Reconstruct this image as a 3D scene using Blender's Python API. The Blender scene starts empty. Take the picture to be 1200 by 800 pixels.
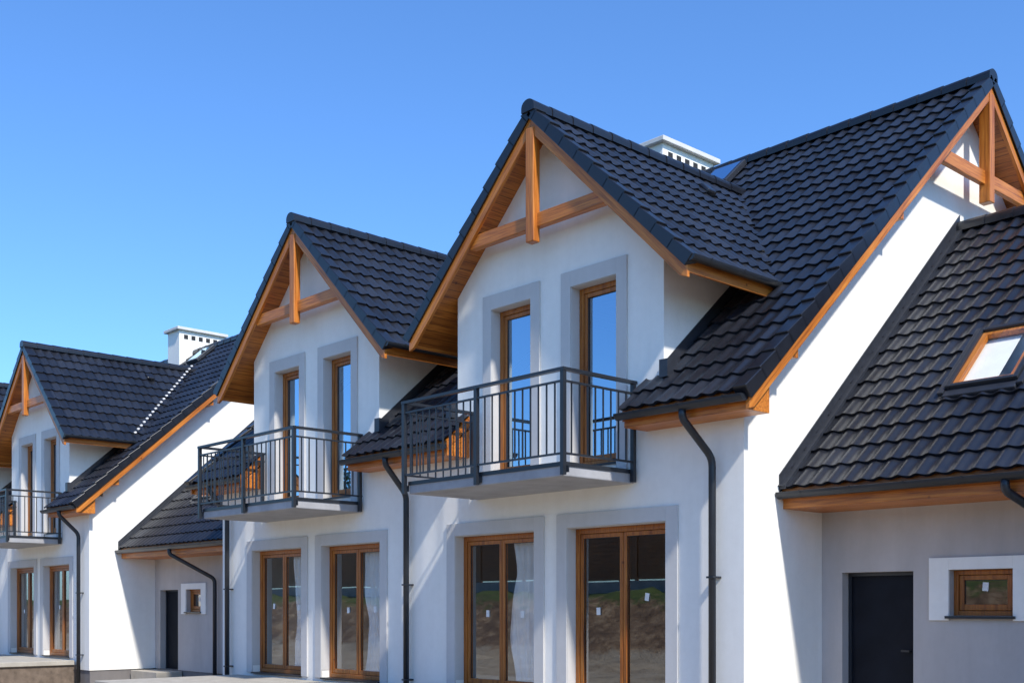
import bpy, bmesh, math, random
from mathutils import Vector, Matrix
random.seed(7)
S=bpy.context.scene
COL=S.collection
# ------------------------------------------------------------------ materials
def newmat(name):
    m=bpy.data.materials.new(name); m.use_nodes=True
    nt=m.node_tree; b=nt.nodes['Principled BSDF']
    return m,nt,b
def L(nt,a,b): nt.links.new(a,b)
def coord(nt): return nt.nodes.new('ShaderNodeTexCoord').outputs['Object']
def vscale(nt,vec,s):
    n=nt.nodes.new('ShaderNodeVectorMath'); n.operation='MULTIPLY'; L(nt,vec,n.inputs[0]); n.inputs[1].default_value=s; return n.outputs[0]
def noise(nt,vec,scale=1,detail=4,rough=.55):
    n=nt.nodes.new('ShaderNodeTexNoise'); n.inputs['Scale'].default_value=scale; n.inputs['Detail'].default_value=detail
    n.inputs['Roughness'].default_value=rough; L(nt,vec,n.inputs['Vector']); return n.outputs['Fac']
def ramp(nt,fac,stops):
    r=nt.nodes.new('ShaderNodeValToRGB'); L(nt,fac,r.inputs[0]); e=r.color_ramp.elements
    while len(e)<len(stops): e.new(.5)
    for i,(p,c) in enumerate(stops):
        e[i].position=p; e[i].color=(c[0],c[1],c[2],1) if not isinstance(c,float) else (c,c,c,1)
    return r.outputs[0]
def mul(nt,a,b,f=1.0):
    m=nt.nodes.new('ShaderNodeMix'); m.data_type='RGBA'; m.blend_type='MULTIPLY'; m.inputs[0].default_value=f
    L(nt,a,m.inputs[6]); L(nt,b,m.inputs[7]); return m.outputs[2]
def math_(nt,op,a,b=None):
    m=nt.nodes.new('ShaderNodeMath'); m.operation=op
    for i,x in enumerate((a,b)):
        if x is None: continue
        if isinstance(x,(int,float)): m.inputs[i].default_value=x
        else: L(nt,x,m.inputs[i])
    return m.outputs[0]
def bump(nt,b,h,strength=.2,dist=.01):
    n=nt.nodes.new('ShaderNodeBump'); n.inputs['Strength'].default_value=strength; n.inputs['Distance'].default_value=dist
    L(nt,h,n.inputs['Height']); L(nt,n.outputs[0],b.inputs['Normal'])

def plaster(name,c,var=.06,bs=.35,stain=.965):
    m,nt,b=newmat(name); co=coord(nt)
    n1=noise(nt,vscale(nt,co,(1,1,.6)),.7,7,.65)
    lo=tuple(x*(1-var*2) for x in c)
    base=ramp(nt,n1,[(.3,lo),(.62,c)])
    n2=noise(nt,vscale(nt,co,(5,5,.6)),1,5,.6)
    st=ramp(nt,n2,[(.35,(stain,stain*.998,stain*.995)),(.6,(1,1,1))])
    base=mul(nt,base,st)
    n4=noise(nt,co,7,6,.75)
    base=mul(nt,base,ramp(nt,n4,[(.3,(.955,.953,.95)),(.6,(1,1,1))]))
    L(nt,base,b.inputs['Base Color']); b.inputs['Roughness'].default_value=.9
    b.inputs['Specular IOR Level'].default_value=.25
    n3=noise(nt,co,140,3,.7); bump(nt,b,n3,bs,.004)
    return m
def wood(name,axis,plank=None,dark=1.0):
    m,nt,b=newmat(name); co=coord(nt)
    ax=Vector(axis).normalized()
    d=nt.nodes.new('ShaderNodeVectorMath'); d.operation='DOT_PRODUCT'; L(nt,co,d.inputs[0]); d.inputs[1].default_value=ax
    s=nt.nodes.new('ShaderNodeVectorMath'); s.operation='SCALE'; s.inputs[0].default_value=ax; L(nt,math_(nt,'MULTIPLY',d.outputs['Value'],-.95),s.inputs['Scale'])
    a=nt.nodes.new('ShaderNodeVectorMath'); a.operation='ADD'; L(nt,co,a.inputs[0]); L(nt,s.outputs[0],a.inputs[1])
    g=noise(nt,a.outputs[0],38,6,.65)
    g2=noise(nt,co,.9,3,.5)
    base=ramp(nt,g,[(.32,(.27*dark,.078*dark,.012*dark)),(.48,(.54*dark,.170*dark,.023*dark)),(.68,(.70*dark,.265*dark,.044*dark))])
    base=mul(nt,base,ramp(nt,g2,[(.3,(.75,.68,.62)),(.65,(1,1,1))]))
    vo=nt.nodes.new('ShaderNodeTexVoronoi'); vo.inputs['Scale'].default_value=3.2; L(nt,co,vo.inputs['Vector'])
    base=mul(nt,base,ramp(nt,vo.outputs['Distance'],[(.03,(.35,.25,.2)),(.075,(1,1,1))]))
    h=g
    if plank:
        pd=nt.nodes.new('ShaderNodeVectorMath'); pd.operation='DOT_PRODUCT'; L(nt,co,pd.inputs[0]); pd.inputs[1].default_value=Vector(plank).normalized()
        q=math_(nt,'DIVIDE',pd.outputs['Value'],.11)
        fr=math_(nt,'FRACT',math_(nt,'ADD',q,1000.0))
        fl=math_(nt,'FLOOR',math_(nt,'ADD',q,1000.0))
        gm=ramp(nt,fr,[(.0,(.15,.12,.1)),(.09,(1,1,1)),(.96,(1,1,1)),(1,(.15,.12,.1))])
        base=mul(nt,base,gm)
        w=nt.nodes.new('ShaderNodeTexWhiteNoise'); w.noise_dimensions='1D'; L(nt,fl,w.inputs['W'])
        base=mul(nt,base,ramp(nt,w.outputs['Value'],[(0,(.68,.64,.6)),(1,(1,1,1))]))
    L(nt,base,b.inputs['Base Color']); b.inputs['Roughness'].default_value=.42
    bump(nt,b,h,.25,.004)
    return m
def simple(name,c,rough=.5,metal=0.,var=.12,scale=6,bs=.1,spec=.5):
    m,nt,b=newmat(name); co=coord(nt)
    n1=noise(nt,co,scale,5,.6)
    L(nt,ramp(nt,n1,[(.3,tuple(x*(1-var) for x in c)),(.7,tuple(x*(1+var) for x in c))]),b.inputs['Base Color'])
    b.inputs['Roughness'].default_value=rough; b.inputs['Metallic'].default_value=metal
    b.inputs['Specular IOR Level'].default_value=spec
    bump(nt,b,noise(nt,co,scale*12,3,.6),bs,.003)
    return m
def tilemat():
    m,nt,b=newmat('roof_tile_glazed'); co=coord(nt)
    at=nt.nodes.new('ShaderNodeAttribute'); at.attribute_name='tile'
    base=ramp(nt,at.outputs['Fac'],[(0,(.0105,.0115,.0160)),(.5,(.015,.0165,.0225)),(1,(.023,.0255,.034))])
    n=noise(nt,co,1.3,5,.6)
    base=mul(nt,base,ramp(nt,n,[(.3,(.72,.72,.74)),(.7,(1.0,1.0,1.0))]))
    L(nt,base,b.inputs['Base Color'])
    r=ramp(nt,noise(nt,co,9,4,.6),[(.3,.28),(.7,.40)]); L(nt,r,b.inputs['Roughness'])
    b.inputs['Specular IOR Level'].default_value=.6
    bump(nt,b,noise(nt,co,160,3,.7),.2,.002)
    return m
def glassmat(name,tint=(.85,.88,.88),lo=.14,k=.75,gc=(.94,.96,.97)):
    m=bpy.data.materials.new(name); m.use_nodes=True; nt=m.node_tree; nt.nodes.clear()
    o=nt.nodes.new('ShaderNodeOutputMaterial'); mx=nt.nodes.new('ShaderNodeMixShader')
    t=nt.nodes.new('ShaderNodeBsdfTransparent'); t.inputs[0].default_value=(*tint,1)
    g=nt.nodes.new('ShaderNodeBsdfGlossy'); g.inputs['Roughness'].default_value=.01; g.inputs[0].default_value=(*gc,1)
    f=nt.nodes.new('ShaderNodeLayerWeight'); f.inputs[0].default_value=.5
    fac=math_(nt,'MINIMUM',math_(nt,'ADD',math_(nt,'MULTIPLY',math_(nt,'POWER',f.outputs['Facing'],2.5),k),lo),.95)
    co=nt.nodes.new('ShaderNodeTexCoord').outputs['Object']
    bn=nt.nodes.new('ShaderNodeBump'); bn.inputs['Strength'].default_value=.04; bn.inputs['Distance'].default_value=.01
    L(nt,noise(nt,co,1.3,0,.4),bn.inputs['Height']); L(nt,bn.outputs[0],g.inputs['Normal'])
    L(nt,fac,mx.inputs[0]); L(nt,t.outputs[0],mx.inputs[1]); L(nt,g.outputs[0],mx.inputs[2]); L(nt,mx.outputs[0],o.inputs[0])
    return m

SL=.967; MS=.888; AS=.90
M={}
M['white']=plaster('plaster_white',(.90,.87,.81),.015)
M['trim']=plaster('plaster_grey_trim',(.60,.58,.56),.03)
M['annex']=plaster('plaster_grey_wall',(.53,.49,.465),.08,.4,.93)
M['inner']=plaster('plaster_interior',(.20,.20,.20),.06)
M['plinth']=plaster('plinth_render',(.20,.185,.18),.12)
M['tile']=tilemat()
M['wx']=wood('stained_wood_x',(1,0,0)); M['wy']=wood('stained_wood_y',(0,1,0)); M['wz']=wood('stained_wood_z',(0,0,1))
M['wdr']=wood('stained_wood_rafter_r',(1,0,-SL)); M['wdl']=wood('stained_wood_rafter_l',(1,0,SL))
M['wmf']=wood('stained_wood_rake_f',(0,1,MS)); M['wmb']=wood('stained_wood_rake_b',(0,1,-MS))
M['sdr']=wood('soffit_boards_r',(0,1,0),(1,0,-SL),.95); M['sdl']=wood('soffit_boards_l',(0,1,0),(1,0,SL),.95)
M['smf']=wood('soffit_boards_f',(1,0,0),(0,1,MS),.95); M['smb']=wood('soffit_boards_b',(1,0,0),(0,1,-MS),.95)
M['frame']=wood('window_frame_wood',(0,0,1),None,.70)
M['metal']=simple('anthracite_metal',(.018,.021,.027),.35,.0,.15,5,.05)
M['flash']=simple('lead_flashing',(.03,.033,.042),.4,.2,.2,8,.2)
M['conc']=simple('balcony_concrete',(.36,.355,.365),.85,0,.16,3,.3,.2)
M['cap']=simple('chimney_cap_concrete',(.62,.60,.57),.85,0,.1,3,.3,.2)
M['glass']=glassmat('window_glass',(.92,.94,.94),.24,.5,(.97,.97,.96)); M['glassd']=glassmat('balcony_door_glass',(.7,.78,.85),.55,.7,(.62,.82,1.0)); M['glassup']=glassmat('roof_window_glass',(.95,.97,.97),.03,.3)
M['paper']=simple('paper_label',(.75,.75,.73),.8)
M['film']=simple('plastic_film',(.93,.93,.92),.35,0,.06,5,.6)
M['door']=simple('steel_door',(.008,.010,.016),.6,0,.25,3,.05,.15)
M['dark']=simple('chimney_vent_dark',(.02,.02,.022),.8)
M['terr']=simple('terrace_slab',(.42,.38,.32),.85,0,.15,4,.3,.2)
M['block']=simple('terrace_block',(.16,.12,.09),.9,0,.3,8,.5,.2)
M['steel']=simple('galvanised_steel',(.5,.5,.5),.35,.9)

# ------------------------------------------------------------------ geometry helpers
class A:
    def __init__(s): s.v=[]; s.f=[]
    def hexa(s,p):
        i=len(s.v); s.v+= [tuple(q) for q in p]
        s.f+=[(i,i+1,i+2,i+3),(i+7,i+6,i+5,i+4),(i,i+4,i+5,i+1),(i+1,i+5,i+6,i+2),(i+2,i+6,i+7,i+3),(i+3,i+7,i+4,i)]
    def quad(s,*p):
        i=len(s.v); s.v+=[tuple(q) for q in p]; s.f.append((i,i+1,i+2,i+3)); return s
    def box(s,x0,x1,y0,y1,z0,z1):
        x0,x1=sorted((x0,x1));y0,y1=sorted((y0,y1));z0,z1=sorted((z0,z1))
        s.hexa([(x0,y0,z0),(x1,y0,z0),(x1,y1,z0),(x0,y1,z0),(x0,y0,z1),(x1,y0,z1),(x1,y1,z1),(x0,y1,z1)]); return s
    def prism(s,pts,ax,a,b):
        a,b=sorted((a,b)); i=len(s.v); n=len(pts)
        for t in (a,b):
            for p in pts: s.v.append((t,p[0],p[1]) if ax=='x' else ((p[0],t,p[1]) if ax=='y' else (p[0],p[1],t)))
        s.f.append(tuple(range(i,i+n))); s.f.append(tuple(range(i+2*n-1,i+n-1,-1)))
        for k in range(n):
            k2=(k+1)%n; s.f.append((i+k,i+n+k,i+n+k2,i+k2))
        return s
    def obox(s,o,u,v,w,lu,lv,lw):
        o=Vector(o);u=Vector(u)*lu;v=Vector(v)*lv;w=Vector(w)*lw
        s.hexa([o,o+u,o+u+v,o+v,o+w,o+u+w,o+u+v+w,o+v+w]); return s
def mk(name,acc,mat,parent=None,smooth=False,bevel=0,recalc=True):
    me=bpy.data.meshes.new(name); me.from_pydata(acc.v,[],acc.f)
    if recalc:
        bm=bmesh.new(); bm.from_mesh(me); bmesh.ops.recalc_face_normals(bm,faces=bm.faces); bm.to_mesh(me); bm.free()
    me.materials.append(M[mat] if isinstance(mat,str) else mat)
    if smooth: me.polygons.foreach_set('use_smooth',[True]*len(me.polygons))
    o=bpy.data.objects.new(name,me); COL.objects.link(o)
    if parent: o.parent=parent
    if bevel:
        b=o.modifiers.new('bevel','BEVEL'); b.width=bevel; b.segments=2; b.limit_method='ANGLE'
    return o
def empty(name):
    e=bpy.data.objects.new(name,None); COL.objects.link(e); e.empty_display_size=.5; return e
def tube(pts,r,seg=10):
    a=A(); pts=[Vector(p) for p in pts]
    q=[pts[0]]
    for i in range(1,len(pts)-1):
        p0,p1,p2=pts[i-1],pts[i],pts[i+1]
        d0=(p0-p1);d1=(p2-p1); c=min(.09,d0.length*.45,d1.length*.45)
        s0=p1+d0.normalized()*c; s1=p1+d1.normalized()*c
        for k in range(5):
            t=k/4; q.append(s0*(1-t)**2+p1*2*t*(1-t)+s1*t*t)
    q.append(pts[-1])
    for i,p in enumerate(q):
        t=(q[min(i+1,len(q)-1)]-q[max(i-1,0)]).normalized()
        e1=t.cross(Vector((1,0,0)));
        if e1.length<.1: e1=t.cross(Vector((0,1,0)))
        e1.normalize(); e2=t.cross(e1)
        for k in range(seg):
            an=2*math.pi*k/seg; a.v.append(tuple(p+e1*math.cos(an)*r+e2*math.sin(an)*r))
    for i in range(len(q)-1):
        for k in range(seg):
            k2=(k+1)%seg; a.f.append((i*seg+k,i*seg+k2,(i+1)*seg+k2,(i+1)*seg+k))
    a.f.append(tuple(range(seg))); a.f.append(tuple(range((len(q)-1)*seg,len(q)*seg)))
    return a
PER=.2; CR=.33; SMP=8; WA=.031; ST=.029
def tiles(name,O,u,d,patches,parent,rng=0):
    O=Vector(O);u=Vector(u).normalized();d=Vector(d).normalized();n=u.cross(d)
    if n.z<0:n=-n
    V=[];F=[];T=[]
    rnd=random.Random(rng+11)
    tr={}
    for (a0,a1,s0,s1) in patches:
        if a1<a0:a0,a1=a1,a0
        st=PER/SMP
        al=[a0]+[k*st for k in range(math.ceil((a0+1e-4)/st),math.floor((a1-1e-4)/st)+1)]+[a1]
        wv=[(.5+.5*math.cos(2*math.pi*a/PER))**1.5*WA for a in al]
        k0=int(math.floor(s0/CR)); k1=int(math.ceil(s1/CR))
        for k in range(k0,k1):
            sa=max(s0,k*CR); sb=min(s1,(k+1)*CR)
            if sb-sa<1e-4: continue
            fa=(sa-k*CR)/CR; fb=(sb-k*CR)/CR
            rows=[]
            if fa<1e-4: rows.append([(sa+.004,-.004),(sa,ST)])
            rows.append([(sa,ST*(1-fa)),(sb,ST*(1-fb))])
            for ri,row in enumerate(rows):
                b=len(V)
                for (s,h) in row:
                    for a,w in zip(al,wv):
                        key=(k,int(math.floor(a/(PER*2)+.25)))
                        j=((key[0]*73+key[1]*151)%97/97-.5)*.0025 if h>.02 else 0
                        V.append(tuple(O+u*a+d*(s-(.009*w/WA if h>.02 else 0)+j)+n*(h+w+j)))
                m=len(al)
                for j in range(m-1):
                    F.append((b+j,b+j+1,b+m+j+1,b+m+j))
                    key=(k,int(math.floor(al[j]/(PER*2)+.25)))
                    if key not in tr: tr[key]=rnd.random()
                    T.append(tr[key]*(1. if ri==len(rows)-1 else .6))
    me=bpy.data.meshes.new(name); me.from_pydata(V,[],F)
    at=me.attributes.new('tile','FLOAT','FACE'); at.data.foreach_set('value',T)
    me.materials.append(M['tile']); me.polygons.foreach_set('use_smooth',[True]*len(F))
    if len(F) and me.polygons[-1].normal.z<0: me.flip_normals()
    o=bpy.data.objects.new(name,me); COL.objects.link(o); o.parent=parent
    return o
def ridge(acc,p0,p1,r=.115):
    r*=.78
    p0=Vector(p0);p1=Vector(p1);L_=(p1-p0).length;d=(p1-p0)/L_
    side=d.cross(Vector((0,0,1))).normalized(); up=Vector((0,0,1))
    n=max(1,round(L_/.36)); st=L_/n
    for i in range(n):
        a=p0+d*(i*st-(.03 if i else 0)); b=p0+d*((i+1)*st)
        r0=r*1.08; r1=r*.97
        base=len(acc.v); seg=8
        for (c,rr) in ((a,r0),(b,r1)):
            for k in range(seg+1):
                an=math.pi*k/seg
                acc.v.append(tuple(c+side*math.cos(an)*rr*1.25+up*(math.sin(an)*rr-.03)))
            acc.v.append(tuple(c-side*rr*1.25-up*.09)); acc.v.append(tuple(c+side*rr*1.25-up*.09))
        m=seg+3
        for k in range(m):
            k2=(k+1)%m; acc.f.append((base+k,base+k2,base+m+k2,base+m+k))
        acc.f.append(tuple(range(base,base+m))); acc.f.append(tuple(range(base+2*m-1,base+m-1,-1)))
def verge(acc,p0,d,length,w,wid,down):
    p0=Vector(p0);d=Vector(d).normalized();w=Vector(w)
    n=d.cross(w); 
    if n.z<0:n=-n
    s=-.03
    while s<length-.02:
        e=min(s+CR+.03,length)
        o=p0+d*s
        h0=.078;h1=.048
        a,b=o,p0+d*e
        acc.hexa([a-n*down,a+w*wid-n*down*.2,b+w*wid-n*down*.2,b-n*down*1.0,
                  a+n*h0,a+w*wid+n*h0,b+w*wid+n*h1,b+n*h1])
        s+=CR
def gutter(acc,p0,p1,out,r=.07):
    p0=Vector(p0);p1=Vector(p1);out=Vector(out);up=Vector((0,0,1))
    prof=[]
    for k in range(9):
        an=math.pi+math.pi*k/8; prof.append((math.cos(an)*r,math.sin(an)*r))
    for k in range(8,-1,-1):
        an=math.pi+math.pi*k/8; prof.append((math.cos(an)*(r-.01),math.sin(an)*(r-.01)+.004))
    base=len(acc.v);m=len(prof)
    for c in (p0,p1):
        for (x,z) in prof: acc.v.append(tuple(c+out*x+up*z))
    for k in range(m):
        k2=(k+1)%m; acc.f.append((base+k,base+k2,base+m+k2,base+m+k))
    for c in (base,base+m):
        acc.f.append(tuple(range(c,c+9)))
    L_=(p1-p0).length; d=(p1-p0)/L_; t=.3
    while t<L_:
        c=p0+d*t; b=len(acc.v)
        for dd in (-.012,.012):
            for k in range(9):
                an=math.pi+math.pi*k/8; acc.v.append(tuple(c+d*dd+out*math.cos(an)*(r+.006)+up*(math.sin(an)*(r+.006)+.006)))
        for k in range(8): acc.f.append((b+k,b+k+1,b+9+k+1,b+9+k))
        t+=.6
def solid_grid(acc,xs,zs,mask,y0,y1):
    xs=sorted(set(round(x,5) for x in xs)); zs=sorted(set(round(z,5) for z in zs))
    nx,nz=len(xs)-1,len(zs)-1
    m=[[mask((xs[i]+xs[i+1])/2,(zs[j]+zs[j+1])/2) for j in range(nz)] for i in range(nx)]
    def q(*p):
        b=len(acc.v); acc.v+=list(p); acc.f.append((b,b+1,b+2,b+3))
    for i in range(nx):
        for j in range(nz):
            if not m[i][j]: continue
            a,b,c,d=xs[i],xs[i+1],zs[j],zs[j+1]
            q((a,y0,c),(b,y0,c),(b,y0,d),(a,y0,d)); q((b,y1,c),(a,y1,c),(a,y1,d),(b,y1,d))
            if i==0 or not m[i-1][j]: q((a,y1,c),(a,y0,c),(a,y0,d),(a,y1,d))
            if i==nx-1 or not m[i+1][j]: q((b,y0,c),(b,y1,c),(b,y1,d),(b,y0,d))
            if j==0 or not m[i][j-1]: q((a,y1,c),(b,y1,c),(b,y0,c),(a,y0,c))
            if j==nz-1 or not m[i][j+1]: q((a,y0,d),(b,y0,d),(b,y1,d),(a,y1,d))
    return acc

# ------------------------------------------------------------------ windows
def window(par,x0,x1,z0,z1,y,leaves,film=None,label=True,fw=.065,tag='window',gm='glass'):
    fr=A()
    fr.box(x0,x0+fw,y,y+.08,z0,z1); fr.box(x1-fw,x1,y,y+.08,z0,z1)
    fr.box(x0+fw,x1-fw,y,y+.08,z1-fw,z1); fr.box(x0+fw,x1-fw,y,y+.08,z0,z0+fw)
    gl=A(); w=(x1-x0-2*fw)/leaves; sw=.05
    gk=A()
    for k in range(leaves):
        a=x0+fw+k*w+.004; b=a+w-.008; c=z0+fw+.004; d=z1-fw-.004; ys=y+.012
        fr.box(a,a+sw,ys,y+.07,c,d); fr.box(b-sw,b,ys,y+.07,c,d)
        fr.box(a+sw,b-sw,ys,y+.07,d-sw,d); fr.box(a+sw,b-sw,ys,y+.07,c,c+sw*1.3)
        # each pane sits very slightly off true, as real sealed units do
        e0=random.uniform(-.003,.003); e1=random.uniform(-.003,.003)
        gl.quad((a+sw-.005,y+.043+e0,c+sw),(b-sw+.005,y+.043-e0,c+sw),(b-sw+.005,y+.043-e0+e1,d-sw+.005),(a+sw-.005,y+.043+e0+e1,d-sw+.005))
        g0=.007
        gk.box(a+sw,a+sw+g0,y+.03,y+.037,c+sw*1.3,d-sw); gk.box(b-sw-g0,b-sw,y+.03,y+.037,c+sw*1.3,d-sw); gk.box(a+sw+g0,b-sw-g0,y+.03,y+.037,d-sw-g0,d-sw)
        if label:
            lb=A(); lx=a+sw+(b-a-2*sw)*(.30+.35*random.random()); lz=c+(d-c)*(.46+.12*random.random())
            ang=random.uniform(-.15,.15)
            u=Vector((math.cos(ang),0,math.sin(ang))); v=Vector((-math.sin(ang),0,math.cos(ang)))
            lb.obox(Vector((lx,y+.032,lz)),u,Vector((0,1,0)),v,.062,.003,.09)
            mk('glass_label',lb,'paper',par)
    mk(tag+'_frame',fr,'frame',par,bevel=.006)
    mk(tag+'_gasket',gk,'metal',par)
    mk(tag+'_glass',gl,gm,par,recalc=False)
    if film:
        f0,f1=film; fa=A(); n=70; rows=16
        rd=random.Random(int(x0*100))
        ph=[rd.uniform(0,6) for _ in range(6)]
        for r in range(rows+1):
            for i in range(n+1):
                t=i/n; zz=z0+.1+(z1-z0-.16)*r/rows
                yy=y+.135+.022*math.sin(t*31+ph[0]+.5*math.sin(r*.5))+.016*math.sin(t*67+ph[1]+r*.35)+.010*math.sin(r*1.1+t*9)
                edge=.05*math.sin(r*.45+ph[3])*(1-t)
                fa.v.append((x0+(x1-x0)*(f0+(f1-f0)*t)+edge,yy,zz))
        for r in range(rows):
            for i in range(n):
                b=r*(n+1)+i; fa.f.append((b,b+1,b+n+2,b+n+1))
        mk('plastic_film_sheet',fa,'film',par,smooth=True)

# ------------------------------------------------------------------ balcony
def balcony(par,c):
    x0,x1=c-1.37,c+1.37; yf=8.83; zt=3.235; zb=3.09
    a=A().box(x0,x1,yf,9.998,zb,zt); mk('balcony_slab',a,'conc',par,bevel=.012)
    a=A(); a.box(x0-.008,x1+.008,yf-.012,yf-.002,zt-.035,zt+.012); a.box(x1+.002,x1+.012,yf,9.99,zt-.035,zt+.012); a.box(x0-.012,x0-.002,yf,9.99,zt-.035,zt+.012)
    mk('balcony_drip_edge',a,'metal',par)
    r=A(); ht=4.26; p=.025
    px0,px1,py=x0-.045,x1+.045,yf-.045
    posts=[(px0,py),(c-.02,py),(px1,py),(px0,9.93),(px1,9.93)]
    for (x,y) in posts: r.box(x-p,x+p,y-p,y+p,zb+.005,ht-.02)
    for (x,y) in posts[:3]: r.box(x-.06,x+.06,y+p-.004,yf-.012,zb+.03,zt-.04)
    def rail(z,h,w):
        r.box(px0-w,px1+w,py-w,py+w,z-h,z)
        r.box(px0-w,px0+w,py+w,9.97,z-h,z); r.box(px1-w,px1+w,py+w,9.97,z-h,z)
    rail(ht,.035,.03); rail(ht-.135,.022,.014); rail(3.34,.022,.014)
    n=22
    for i in range(1,n):
        x=px0+(px1-px0)*i/n
        if abs(x-(c-.02))<.04: continue
        r.box(x-.0075,x+.0075,py-.0075,py+.0075,3.32,ht-.145)
    n=9
    for xx in (px0,px1):
        for i in range(1,n):
            y=py+(9.93-py)*i/n
            r.box(xx-.0075,xx+.0075,y-.0075,y+.0075,3.32,ht-.145)
    mk('balcony_railing',r,'metal',par)

# ------------------------------------------------------------------ house half
EY,EZ=9.55,3.90; RY=15.0; RZ=EZ+MS*(RY-EY); BY=2*RY-EY
def zt(y): return EZ+MS*(y-EY) if y<=RY else RZ-MS*(y-RY)
YV=9.64
def house(c,s,annex=False,films=((.56,.98),None)):
    H=empty('terraced_house')
    X=lambda l:c+s*l
    LP,LG=-2.715,2.905
    GV=LG+.38
    DH=1.81
    xs=[X(LP),X(LG),c-DH,c+DH]; zs=[.3,4.08,5.8]
    holes=[]
    for sx in (-1,1):
        holes.append((c+sx*1.07-.78,c+sx*1.07+.78,.55,2.63))
        holes.append((c+sx*.73-.375,c+sx*.73+.375,3.36,5.57))
    for h in holes: xs+=[h[0],h[1]]; zs+=[h[2],h[3]]
    def mask(x,z):
        if z>4.08 and abs(x-c)>DH: return False
        for h in holes:
            if h[0]<x<h[1] and h[2]<z<h[3]: return False
        return True
    a=solid_grid(A(),xs,zs,mask,10.,10.3)
    mk('facade_wall',a,'white',H,recalc=False)
    zg=7.8-SL*DH-.17
    a=A().prism([(c-DH,5.8),(c+DH,5.8),(c+DH,zg),(c,7.8-.17),(c-DH,zg)],'y',10.,10.3)
    mk('dormer_gable_wall',a,'white',H)
    a=A(); 
    for sx in (-1,1): a.box(c+sx*DH,c+sx*(DH-.2),10.3,13.2,3.8,zg)
    mk('dormer_cheek_walls',a,'white',H)
    g0,g1=X(LG),X(LG-.3); off=.18
    a=A().prism([(10.3,.3),(19.7,.3),(19.7,zt(19.7)-off),(RY,RZ-off),(10.3,zt(10.3)-off)],'x',g0,g1)
    mk('gable_end_wall',a,'white',H)
    a=A().box(X(LP),X(LG),19.7,20.0,.3,zt(20)-.15); mk('rear_wall',a,'white',H)
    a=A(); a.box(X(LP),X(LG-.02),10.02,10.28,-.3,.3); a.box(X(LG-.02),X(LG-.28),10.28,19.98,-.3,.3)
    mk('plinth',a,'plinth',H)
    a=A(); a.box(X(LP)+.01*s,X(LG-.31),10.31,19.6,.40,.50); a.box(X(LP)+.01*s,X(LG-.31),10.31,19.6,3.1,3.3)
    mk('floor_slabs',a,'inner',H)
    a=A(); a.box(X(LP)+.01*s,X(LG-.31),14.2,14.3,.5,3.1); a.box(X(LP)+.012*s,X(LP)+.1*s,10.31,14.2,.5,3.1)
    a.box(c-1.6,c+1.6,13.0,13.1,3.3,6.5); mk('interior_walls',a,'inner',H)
    t=A()
    for sx in (-1,1):
        for (hw,ow,z0,z1,z2) in ((.78,.955,.55,2.63,2.80),(.375,.54,3.245,5.57,5.765)):
            m=c+sx*(1.07 if hw>.5 else .73)
            t.box(m-ow,m-hw-.001,9.975,9.999,z0,z2); t.box(m+hw+.001,m+ow,9.975,9.999,z0,z2); t.box(m-hw-.001,m+hw+.001,9.975,9.999,z1+.001,z2)
            t.box(m-hw+.0,m-hw+.006,9.99,10.14,z0+.12,z1-.0); t.box(m+hw-.006,m+hw,9.99,10.14,z0+.12,z1)
            t.box(m-hw+.006,m+hw-.006,9.99,10.14,z1-.006,z1)
    mk('window_surround_trim',t,'trim',H,bevel=.004)
    for i,sx in enumerate((-1,1)):
        m=c+sx*1.07
        window(H,m-.772,m+.772,.56,2.622,10.13,2,films[i],tag='patio_window')
        m=c+sx*.73
        window(H,m-.367,m+.367,3.37,5.562,10.13,1,None,label=False,tag='balcony_door',gm='glassd')
    a=A()
    for sx in (-1,1): a.box(c+sx*1.07-.77,c+sx*1.07+.77,9.95,10.13,.535,.56); a.box(c+sx*.73-.37,c+sx*.73+.37,9.97,10.13,3.345,3.37)
    mk('window_sills',a,'metal',H)
    balcony(H,c)
    # --- main roof
    d=Vector((0,1,MS)).normalized(); Ls=(Vector((0,RY-EY,RZ-EZ))).length
    sUp=(6.15-EZ)/MS*math.sqrt(1+MS*MS)
    O=(0,EY,EZ-.05)
    def rng(l0,l1): return tuple(sorted((X(l0),X(l1))))
    p=[(*rng(LP,-1.55),0,Ls),(*rng(-1.55,1.55),sUp,Ls),(*rng(1.55,GV),0,Ls)]
    tiles('main_roof_tiles_front',O,(1,0,0),d,p,H,1+int(c))
    tiles('main_roof_tiles_rear',(0,BY,EZ-.05),(1,0,0),(0,-1,MS),[(*rng(LP,GV),0,Ls)],H,2)
    def deck(acc,y0,y1,l0,l1,top=.07,bot=.20):
        acc.prism([(y0,zt(y0)-top),(y1,zt(y1)-top),(y1,zt(y1)-bot),(y0,zt(y0)-bot)],'x',X(l0),X(l1))
    a=A(); deck(a,EY+.04,RY,LP,-1.55); deck(a,EY+.04,RY,1.55,GV-.05)
    yu=EY+(6.15-EZ)/MS; deck(a,yu,RY,-1.549,1.549)
    mk('main_roof_soffit_front',a,'smf',H)
    a=A(); deck(a,RY,BY-.04,LP,GV-.05); mk('main_roof_soffit_rear',a,'smb',H)
    a=A()
    for (l0,l1) in ((LP,-1.56),(1.56,GV-.055)):
        a.prism([(9.61,3.67),(9.995,3.67),(9.995,4.05),(9.61,3.75)],'x',X(l0),X(l1))
    mk('main_eave_fascia',a,'wx',H,bevel=.004)
    bt,bb=.06,.30
    xg0,xg1=X(GV-.05),X(GV)
    a=A().prism([(EY+.02,zt(EY+.02)-bt),(RY,RZ-bt),(RY,RZ-bb),(EY+.10,zt(EY+.10)-bb),(EY+.02,zt(EY+.02)-bb+.05)],'x',xg0,xg1); mk('rake_board_front',a,'wmf',H,bevel=.005)
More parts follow.
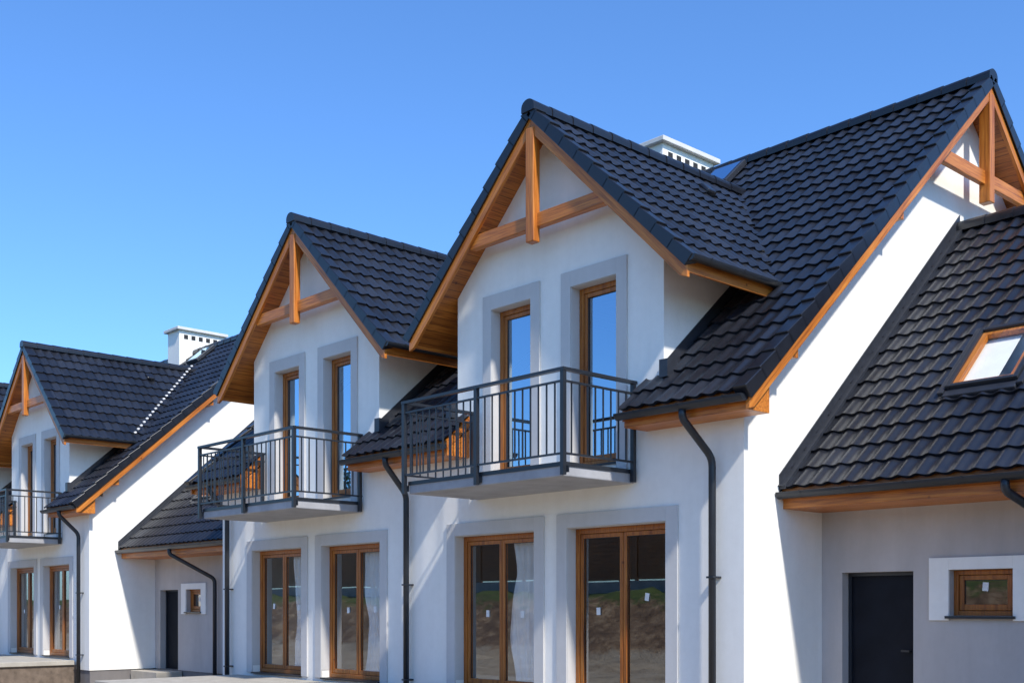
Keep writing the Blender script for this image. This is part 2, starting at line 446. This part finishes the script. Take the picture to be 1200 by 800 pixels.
    a=A().prism([(BY-.02,EZ+MS*.02-bt),(RY,RZ-bt),(RY,RZ-bb),(BY-.02,EZ+MS*.02-bb)],'x',xg0,xg1); mk('rake_board_rear',a,'wmb',H,bevel=.005)
    a=A(); a.box(X(GV-.14),X(GV+.012),RY-.07,RY+.07,7.05,RZ-.25); mk('gable_king_post',a,'wz',H,bevel=.008)
    hz=7.38; hw=(RZ-.25-hz)/MS
    a=A(); a.box(X(GV-.13),X(GV-.055),RY-hw-.05,RY+hw+.05,hz-.09,hz+.09); mk('gable_collar_beam',a,'wy',H,bevel=.008)
    a=A(); 
    for yy in (10.45,12.7,19.5): a.box(X(LG-.02),X(GV-.052),yy-.07,yy+.07,zt(yy)-.38,zt(yy)-.205)
    mk('purlin_ends',a,'wx',H,bevel=.005)
    v=A(); w=(-s,0,0)
    verge(v,(X(GV+.03),EY-.02,EZ-.05),(0,1,MS),Ls,w,.17,.09); verge(v,(X(GV+.03),BY+.02,EZ-.05),(0,-1,MS),Ls,w,.17,.09)
    mk('verge_tiles',v,'tile',H,bevel=.01)
    v=A(); 
    if s>0: ridge(v,(X(GV+.03),RY,RZ+.01),(X(LP),RY,RZ+.01))
    else: ridge(v,(X(LP),RY,RZ+.01),(X(GV+.03),RY,RZ+.01))
    mk('ridge_tiles',v,'tile',H,smooth=False)
    # --- dormer roof
    hw=2.43; zr=7.80; ze=zr-SL*hw; Ld=math.hypot(hw,SL*hw)
    for sx,nm,sm,rm in ((1,'right','sdr','wdr'),(-1,'left','sdl','wdl')):
        tiles('dormer_tiles_'+nm,(c+sx*hw,0,ze-.05),(0,1,0),(-sx,0,SL),[(YV,13.95,0,Ld)],H,3+sx+int(c))
        a=A().prism([(c+sx*(hw-.03),ze+.03*SL-.07),(c,zr-.07),(c,zr-.19),(c+sx*(hw-.03),ze+.03*SL-.19)],'y',YV+.045,13.9)
        mk('dormer_soffit_'+nm,a,sm,H)
        a=A().prism([(c+sx*hw,ze-.06),(c,zr-.06),(c,zr-.32),(c+sx*(hw-.10),ze-.32+.10*SL),(c+sx*hw,ze-.26)],'y',YV,YV+.045)
        mk('dormer_bargeboard_'+nm,a,rm,H,bevel=.005)
        a=A().box(c+sx*(hw-.032),c+sx*(hw-.005),YV+.046,11.5,ze-.20,ze-.055)
        mk('dormer_eave_fascia_'+nm,a,'wy',H)
        v=A(); verge(v,(c+sx*(hw+.02),YV-.03,ze-.07),(-sx,0,SL),Ld+.02,(0,1,0),.16,.08)
        mk('dormer_verge_'+nm,v,'tile',H,bevel=.01)
        g=A(); gutter(g,(c+sx*(hw+.06),YV-.02,ze-.04),(c+sx*(hw+.06),11.45,ze-.04),(sx,0,0),.06); mk('dormer_gutter_'+nm,g,'metal',H,smooth=False)
        f=A(); y0,y1=10.0,11.5
        f.prism([(y0,zt(y0)-.05),(y1,zt(y1)-.05),(y1,zt(y1)+.13),(y0,zt(y0)+.13)],'x',c+sx*(DH+.001),c+sx*(DH+.014))
        f.obox((c+sx*(DH+.0145)-(0 if sx>0 else .12),9.90,zt(9.93)-.0),(1,0,0),(0,1,0),(0,0,1),.12,.18,.20)
        mk('cheek_flashing_'+nm,f,'flash',H)
    v=A(); ridge(v,(c,YV-.05,zr+.01),(c,13.98,zr+.01),.105); mk('dormer_ridge_tiles',v,'tile',H)
    a=A().box(c-.07,c+.07,YV-.018,YV+.10,6.13,zr-.27); mk('dormer_king_post',a,'wz',H,bevel=.012)
    hz=6.40; w2=(zr-.32-hz)/SL
    a=A().box(c-w2-.07,c+w2+.07,YV+.047,YV+.15,hz-.085,hz+.085); mk('dormer_tie_beam',a,'wx',H,bevel=.008)
    g=A()
    GZ=EZ-.09
    for (l0,l1) in ((LP,-1.54),(1.54,GV-.02)):
        gutter(g,(min(X(l0),X(l1)),EY-.035,GZ),(max(X(l0),X(l1)),EY-.035,GZ),(0,1,0),.07)
    mk('eave_gutter',g,'metal',H)
    px=X(LG-.34)
    def pipe(x,xo,y,z,yw,par,zb=.02):
        t_=tube([(xo,y,z-.05),(xo,y,z-.15),(x,yw,z-.55),(x,yw,zb)],.042); 
        mk('downpipe',t_,'metal',par,smooth=True)
        cl=A(); zz=zb+.6
        while zz<z-.6:
            cl.obox((x-.048,yw-.048,zz),(1,0,0),(0,1,0),(0,0,1),.096,.148,.022); zz+=1.35
        mk('downpipe_clips',cl,'metal',par,bevel=.004)
    pipe(px,px-.1*s,EY-.035,GZ,9.90,H)
    if s>0: pipe(X(LP)-.12,X(LP)-.1,EY-.035,GZ,9.90,H)
    if s>0:
        cx0,cx1,cy0,cy1=X(LP)+.08,X(LP)+.76,14.5,15.85
        a=A().box(cx0,cx1,cy0,cy1,7.5,9.28); mk('chimney_stack',a,'white',H)
        a=A().box(cx0-.09,cx1+.09,cy0-.09,cy1+.09,9.28,9.36); mk('chimney_cap',a,'cap',H,bevel=.01)
        a=A()
        for k in range(5):
            y=cy0+.14+k*.22; a.box(cx1-.01,cx1+.004,y,y+.12,9.05,9.17)
        mk('chimney_vents',a,'dark',H)
        t_=tube([(cx0+.3,cy0+.55,9.34),(cx0+.3,cy0+.55,9.46)],.06); mk('flue_cowl',t_,'steel',H,smooth=True)
        dn=Vector((0,-MS,1)).normalized(); O2=Vector((X(LP)+1.60,14.33,zt(14.33)))+dn*.01
        a=A().obox(O2,(1,0,0),d,dn,.60,.68,.09); mk('small_roof_window_frame',a,'flash',H,bevel=.01)
        O4=O2+Vector((.05,0,0))+d*.05+dn*.095; ux=Vector((.50,0,0))
        a=A().quad(O4,O4+ux,O4+ux+d*.58,O4+d*.58); mk('small_roof_window_glass',a,'glassd',H,recalc=False)
        if c<-20:   # light metal clips along the valley of the farther house
            va=A(); p0=Vector((c+.10,13.80,7.78)); p1=Vector((c+2.35,11.27,5.56))
            for k in range(22):
                q=p0.lerp(p1,k/21)+Vector((0,-.02,.07)); va.obox(q,(1,0,-.4),(0,1,.4),(0,0,1),.06,.05,.02)
            mk('valley_clips',va,'cap',H)
    dn=Vector((1,0,1/SL)).normalized(); dd=Vector((-1,0,SL)).normalized()
    O3=Vector((c+.55,12.4,zr-.55*SL-.02)); a=A().obox(O3,(0,1,0),dd,dn,.2,.2,.08); mk('vent_tile',a,'tile',H,bevel=.03)
    a=A().box(c-2.25,c+2.25,7.4,9.94,.40,.50); mk('terrace_slab',a,'terr',H,bevel=.01)
    a=A().box(c-2.2,c+2.2,7.46,10.0,-.1,.397); mk('terrace_base',a,'block',H)
    if annex: build_annex(H,X(LG))
    return H

def build_annex(H,gx):
    W=5.87; ex=gx+W
    ey,ez=10.66,3.0; ry=14.86; rz=ez+AS*(ry-ey); by=2*ry-ey
    z=lambda y: ez+AS*(y-ey) if y<=ry else rz-AS*(y-ry)
    gx+=.002; 
    hs=[(gx+.26,gx+1.12,.3,2.05),(gx+1.53,gx+2.20,1.57,2.05)]
    xs=[gx,ex-.002];zs=[.3,3.5]
    for h in hs: xs+=[h[0],h[1]]; zs+=[h[2],h[3]]
    mask=lambda x,zz: not any(h[0]<x<h[1] and h[2]<zz<h[3] for h in hs)
    mk('annex_front_wall',solid_grid(A(),xs,zs,mask,11.5,11.8),'annex',H,recalc=False)
    mk('annex_rear_wall',A().box(gx,ex,18.0,18.3,.3,3.6),'annex',H)
    mk('annex_plinth',A().box(gx,ex-.01,11.52,11.78,-.3,.3),'plinth',H)
    mk('annex_floor',A().box(gx,ex-.01,11.81,18,.2,.3),'inner',H)
    h=hs[1]; t=A(); a0,a1,b0,b1=h[0]-.22,h[1]+.22,h[2]-.05,h[3]+.13
    t.box(a0,h[0]-.001,11.47,11.499,b0,b1); t.box(h[1]+.001,a1,11.47,11.499,b0,b1); t.box(h[0]-.001,h[1]+.001,11.47,11.499,h[3]+.001,b1)
    mk('annex_window_surround',t,'white',H,bevel=.004)
    mk('annex_window_sill',A().box(h[0]-.03,h[1]+.03,11.44,11.58,h[2]-.03,h[2]-.002),'metal',H)
    window(H,h[0]+.003,h[1]-.003,h[2],h[3]-.003,11.58,1,None,label=True,fw=.05,tag='annex_window')
    h=hs[0]
    mk('annex_door_leaf',A().box(h[0]+.04,h[1]-.04,11.66,11.71,.31,2.01),'door',H,bevel=.004)
    a=A(); a.box(h[0]+.001,h[0]+.04,11.63,11.73,.3,2.049); a.box(h[1]-.04,h[1]-.001,11.63,11.73,.3,2.049); a.box(h[0]+.04,h[1]-.04,11.63,11.73,2.01,2.049)
    mk('annex_door_frame',a,'metal',H)
    a=A(); a.box(h[1]-.12,h[1]-.10,11.61,11.66,1.17,1.19); a.box(h[1]-.20,h[1]-.10,11.60,11.615,1.17,1.19)
    mk('annex_door_handle',a,'metal',H)
    mk('annex_door_step',A().box(h[0]-.2,h[1]+.2,10.9,11.5,-.1,.28),'terr',H,bevel=.01)
    d=Vector((0,1,AS)).normalized(); Ls=math.hypot(ry-ey,rz-ez); k=math.sqrt(1+AS*AS)
    sx0,sx1=gx+1.37,gx+2.15; sa,sb=1.10*k,1.95*k
    p=[(gx,sx0,0,Ls),(sx0,sx1,0,sa),(sx0,sx1,sb,Ls),(sx1,ex,0,Ls)]
    tiles('annex_tiles_front',(0,ey,ez-.05),(1,0,0),d,p,H,8)
    tiles('annex_tiles_rear',(0,by,ez-.05),(1,0,0),(0,-1,AS),[(gx,ex,0,Ls)],H,9)
    a=A()
    def dk(y0,y1,x0,x1): a.prism([(y0,z(y0)-.07),(y1,z(y1)-.07),(y1,z(y1)-.2),(y0,z(y0)-.2)],'x',x0,x1)
    ya,yb=ey+1.10,ey+1.95
    dk(ey+.04,ry,gx,sx0);dk(ey+.04,ya,sx0,sx1);dk(yb,ry,sx0,sx1);dk(ey+.04,ry,sx1,ex);dk(ry,by-.04,gx,ex)
    mk('annex_roof_deck',a,'smf',H)
    a=A().prism([(ey+.06,2.74),(11.499,2.74),(11.499,3.45),(ey+.06,2.84)],'x',gx,ex)
    mk('annex_eave_fascia',a,'wx',H,bevel=.004)
    g=A(); gutter(g,(gx+.01,ey-.035,ez-.09),(ex,ey-.035,ez-.09),(0,1,0),.07); mk('annex_gutter',g,'metal',H)
    v=A(); ridge(v,(ex,ry,rz+.01),(gx,ry,rz+.01)); mk('annex_ridge_tiles',v,'tile',H)
    f=A().prism([(ey-.02,z(ey-.02)-.08),(ry,rz-.08),(ry,rz+.16),(ey-.02,z(ey-.02)+.13)],'x',gx-.001,gx+.013)
    f.prism([(ey-.02,z(ey-.02)-.03),(ry,rz-.03),(ry,rz+.02),(ey-.02,z(ey-.02)+.02)],'x',gx+.014,gx+.09)
    mk('annex_wall_flashing',f,'flash',H)
    t_=tube([(gx+2.5,ey-.035,ez-.14),(gx+2.5,ey-.035,ez-.25),(gx+2.95,11.40,ez-.75),(gx+2.95,11.40,.05)],.042); mk('annex_downpipe',t_,'metal',H,smooth=True)
    dn=Vector((0,-AS,1)).normalized(); O=Vector((sx0,ya,z(ya)-.05))
    w_,l_=sx1-sx0,sb-sa
    fr=A(); t=.05; hgt=.11
    X_=Vector((1,0,0))
    fr.obox(O,X_,d,dn,t,l_,hgt); fr.obox(O+X_*(w_-t),X_,d,dn,t,l_,hgt); fr.obox(O+X_*t,X_,d,dn,w_-2*t,t,hgt); fr.obox(O+X_*t+d*(l_-t),X_,d,dn,w_-2*t,t,hgt)
    mk('roof_window_frame',fr,'metal',H,bevel=.008)
    fl=A(); e=.07
    fl.obox(O-X_*e-d*e+dn*.03,X_,d,dn,e,l_+2*e,.05); fl.obox(O+X_*w_-d*e+dn*.03,X_,d,dn,e,l_+2*e,.05); fl.obox(O-d*(e+.05)+dn*.02,X_,d,dn,w_,e+.05,.045); fl.obox(O+d*l_+dn*.03,X_,d,dn,w_,e,.05)
    mk('roof_window_flashing',fl,'flash',H,bevel=.01)
    g0=O+X_*t+d*t+dn*.085; gu=X_*(w_-2*t); gv=d*(l_-2*t)
    g=A().quad(g0,g0+gu,g0+gu+gv,g0+gv); mk('roof_window_glass',g,'glassup',H,recalc=False)
    sw=A(); t2=.06
    O2=O+X_*t+d*t+dn*.015
    w3,l3=w_-2*t,l_-2*t
    sw.obox(O2,X_,d,dn,t2,l3,.06); sw.obox(O2+X_*(w3-t2),X_,d,dn,t2,l3,.06); sw.obox(O2+X_*t2,X_,d,dn,w3-2*t2,t2,.06); sw.obox(O2+X_*t2+d*(l3-t2),X_,d,dn,w3-2*t2,t2,.06)
    mk('roof_window_sash',sw,'wmf',H)
    sh=A(); dz=Vector((0,0,-1))
    P=O+dn*.0
    sh.hexa([P,P+d*l_,P+d*l_+X_*.03,P+X_*.03,P+dz*.5,P+d*l_+dz*.5,P+d*l_+X_*.03+dz*.5,P+X_*.03+dz*.5])
    Q=P+X_*w_
    sh.hexa([Q-X_*.03,Q-X_*.03+d*l_,Q+d*l_,Q,Q-X_*.03+dz*.5,Q-X_*.03+d*l_+dz*.5,Q+d*l_+dz*.5,Q+dz*.5])
    R=P+d*l_
    sh.hexa([R+X_*.031,R+X_*(w_-.031),R+X_*(w_-.031)-d*.03,R+X_*.031-d*.03,R+X_*.031+dz*.5,R+X_*(w_-.031)+dz*.5,R+X_*(w_-.031)-d*.03+dz*.5,R+X_*.031-d*.03+dz*.5])
    sh.obox(P+dn*-.02+X_*.035+d*.02,X_,d,dn,w_*.55,l_-.06,.006)
    mk('roof_window_lining',sh,'white',H)

PD=17.11
for k,cs in ((0,'AB'),(-1,'AB'),(1,'B')):
    if 'A' in cs: house(-10.12+PD*k,1,True,((.55,.97),None))
    if 'B' in cs: house(-15.55+PD*k,-1,False,((.60,.97),(.55,.97)))

# ------------------------------------------------------------------ ground, bank, fence, trees
def gz(x,y):
    t=min(1,max(0,(-3.5-y)/5.0)); t=t*t*(3-2*t)
    return 2.2*t
g=A()
def lin(a,b,n): return [a+(b-a)*i/n for i in range(n+1)]
xs=[-700,-300,-120]+lin(-60,30,180)+[80,200,700]
ys=[-700,-200,-60]+lin(-30,24,108)+[50,120,300,700]
rg=random.Random(5)
for y in ys:
    for x in xs:
        n=0
        if y<8 and -60<x<30 and y>-9:
            n=.05*math.sin(x*1.9+y*.7)+.04*math.sin(y*2.3-x*.6)-.05
            if y<-2: n+=rg.uniform(-.10,.10)+.12*math.sin(x*1.1+2*math.sin(y))
        g.v.append((x,y,gz(x,y)+n))
for j in range(len(ys)-1):
    for i in range(len(xs)-1):
        b=j*len(xs)+i; g.f.append((b,b+1,b+len(xs)+1,b+len(xs)))
m,nt,b=newmat('earth_and_grass'); co=coord(nt)
dirt=ramp(nt,noise(nt,co,1.1,8,.65),[(.3,(.25,.19,.13)),(.5,(.38,.31,.22)),(.7,(.48,.41,.31))])
brown=ramp(nt,noise(nt,co,1.6,8,.7),[(.32,(.08,.045,.024)),(.5,(.22,.135,.075)),(.68,(.46,.33,.20))])
gr=ramp(nt,noise(nt,co,3,8,.7),[(.3,(.03,.055,.012)),(.6,(.09,.13,.025)),(.8,(.20,.18,.05))])
sp=nt.nodes.new('ShaderNodeSeparateXYZ'); L(nt,co,sp.inputs[0])
def mixc(fac,a,b_):
    mc=nt.nodes.new('ShaderNodeClamp'); L(nt,fac,mc.inputs[0])
    mx=nt.nodes.new('ShaderNodeMix'); mx.data_type='RGBA'; L(nt,mc.outputs[0],mx.inputs[0]); L(nt,a,mx.inputs[6]); L(nt,b_,mx.inputs[7]); return mx.outputs[2]
nz5=math_(nt,'MULTIPLY',math_(nt,'SUBTRACT',noise(nt,co,1.3,6,.75),.5),7.0)
mask=math_(nt,'ADD',math_(nt,'MULTIPLY',math_(nt,'SUBTRACT',sp.outputs[2],1.7),3.0),nz5)
far=math_(nt,'GREATER_THAN',sp.outputs[1],28.0)
mask=math_(nt,'MAXIMUM',mask,far)
bk=math_(nt,'ADD',math_(nt,'MULTIPLY',math_(nt,'SUBTRACT',sp.outputs[2],.25),5.0),nz5)
L(nt,mixc(mask,mixc(bk,dirt,brown),gr),b.inputs['Base Color']); b.inputs['Roughness'].default_value=.95; bump(nt,b,noise(nt,co,7,8,.7),.8,.12)
M['ground']=m
mk('ground',g,'ground',None,smooth=True,recalc=False)

fn=empty('wooden_fence')
a=A(); wl=A()
x=-60.
while x<24:
    zb=2.65
    a.box(x-.05,x+.05,-9.3,-9.2,2.2,4.45)
    a.box(x+.05,x+2.35,-9.275,-9.265,zb,zb+12*.15-.03)
    for k in range(12):
        z0=zb+k*.15; a.box(x+.05,x+2.35,-9.26,-9.23,z0,z0+.115)
    x+=2.4
mk('fence_slats',a,wood('fence_wood',(1,0,0),None,.42),fn)
mk('retaining_wall',wl.box(-60,24,-9.35,-9.1,1.9,2.6),simple('retaining_concrete',(.3,.3,.29),.9,0,.2,3,.3),fn)

M['bark']=simple('bark',(.09,.065,.045),.95,0,.3,8,.8)
m,nt,b=newmat('leaves'); co=coord(nt)
L(nt,ramp(nt,noise(nt,co,1.2,4,.6),[(.3,(.03,.06,.012)),(.7,(.09,.13,.03))]),b.inputs['Base Color']); b.inputs['Roughness'].default_value=.6; M['leaf']=m
def tree(x,y,h,seed):
    T=empty('deciduous_tree'); r=random.Random(seed); z0=gz(x,y)-.1
    tp=tube([(x,y,z0),(x+.1,y,z0+h*.3),(x-.1,y+.1,z0+h*.75)],.14,8); mk('trunk',tp,'bark',T,smooth=True)
    lf=A(); limbs=A()
    cl=[]
    for k in range(16):
        an=r.uniform(0,6.28); zz=z0+h*r.uniform(.35,.95); rr=h*.30*r.uniform(.3,1)*(1.15-abs((zz-z0)/h-.6))
        p=Vector((x+math.cos(an)*rr,y+math.sin(an)*rr,zz)); cl.append(p)
        tb=tube([(x,y,z0+h*.3+(zz-z0-h*.3)*.4),tuple(p)],.035,5); b0=len(limbs.v); limbs.v+=tb.v; limbs.f+=[tuple(i+b0 for i in f) for f in tb.f]
    mk('limbs',limbs,'bark',T)
    for p in cl:
        R=h*.13*r.uniform(.7,1.2)
        for q in range(170):
            dv=Vector((r.gauss(0,1),r.gauss(0,1),r.gauss(0,.8))).normalized()*R*r.uniform(.4,1.1); o=p+dv
            u=Vector((r.uniform(-1,1),r.uniform(-1,1),r.uniform(-1,1))).normalized(); w=u.orthogonal().normalized(); sz=r.uniform(.07,.14)
            b0=len(lf.v); lf.v+=[tuple(o-u*sz),tuple(o+w*sz*.5),tuple(o+u*sz),tuple(o-w*sz*.5)]; lf.f.append((b0,b0+1,b0+2,b0+3))
    mk('crown',lf,'leaf',T,recalc=False)
for i,(x,y,h) in enumerate(((-22,-14,5.0),(-30,-16,6),(-38,-13,5),(-52,-17,7),(-12,-18,5.0))): tree(x,y,h,i)

# ------------------------------------------------------------------ light
EL=math.radians(46); AZ=math.radians(-14)
sd=Vector((math.cos(EL)*math.cos(AZ),math.cos(EL)*math.sin(AZ),math.sin(EL)))
W=bpy.data.worlds.new('World'); S.world=W; W.use_nodes=True; nt=W.node_tree
bg=nt.nodes['Background']; sk=nt.nodes.new('ShaderNodeTexSky'); sk.sky_type='NISHITA'; sk.sun_disc=False
sk.sun_elevation=EL; sk.sun_rotation=math.radians(90)-AZ; sk.air_density=1.0; sk.dust_density=.7; sk.ozone_density=2.0
mx=nt.nodes.new('ShaderNodeMix'); mx.data_type='RGBA'; mx.blend_type='MULTIPLY'; mx.inputs[0].default_value=1
L(nt,sk.outputs[0],mx.inputs[6]); mx.inputs[7].default_value=(.74,1.17,1.68,1)
L(nt,mx.outputs[2],bg.inputs[0]); bg.inputs[1].default_value=.15
sl=bpy.data.lights.new('sun','SUN'); sl.energy=5; sl.angle=math.radians(2.5); sl.color=(1,.95,.86)
so=bpy.data.objects.new('sun',sl); COL.objects.link(so); so.rotation_mode='QUATERNION'; so.rotation_quaternion=sd.to_track_quat('Z','Y'); so.location=(20,0,30)

# ------------------------------------------------------------------ camera
cd=bpy.data.cameras.new('camera'); cam=bpy.data.objects.new('camera',cd); COL.objects.link(cam)
cd.sensor_width=36; cd.lens=40.08; cd.shift_y=.26; cd.clip_end=3000; cd.clip_start=.1
cam.location=(0,0,1.65); cam.rotation_euler=(math.radians(90),0,math.radians(47.31))
S.camera=cam
S.view_settings.view_transform='Standard'; S.view_settings.look='None'; S.view_settings.exposure=0
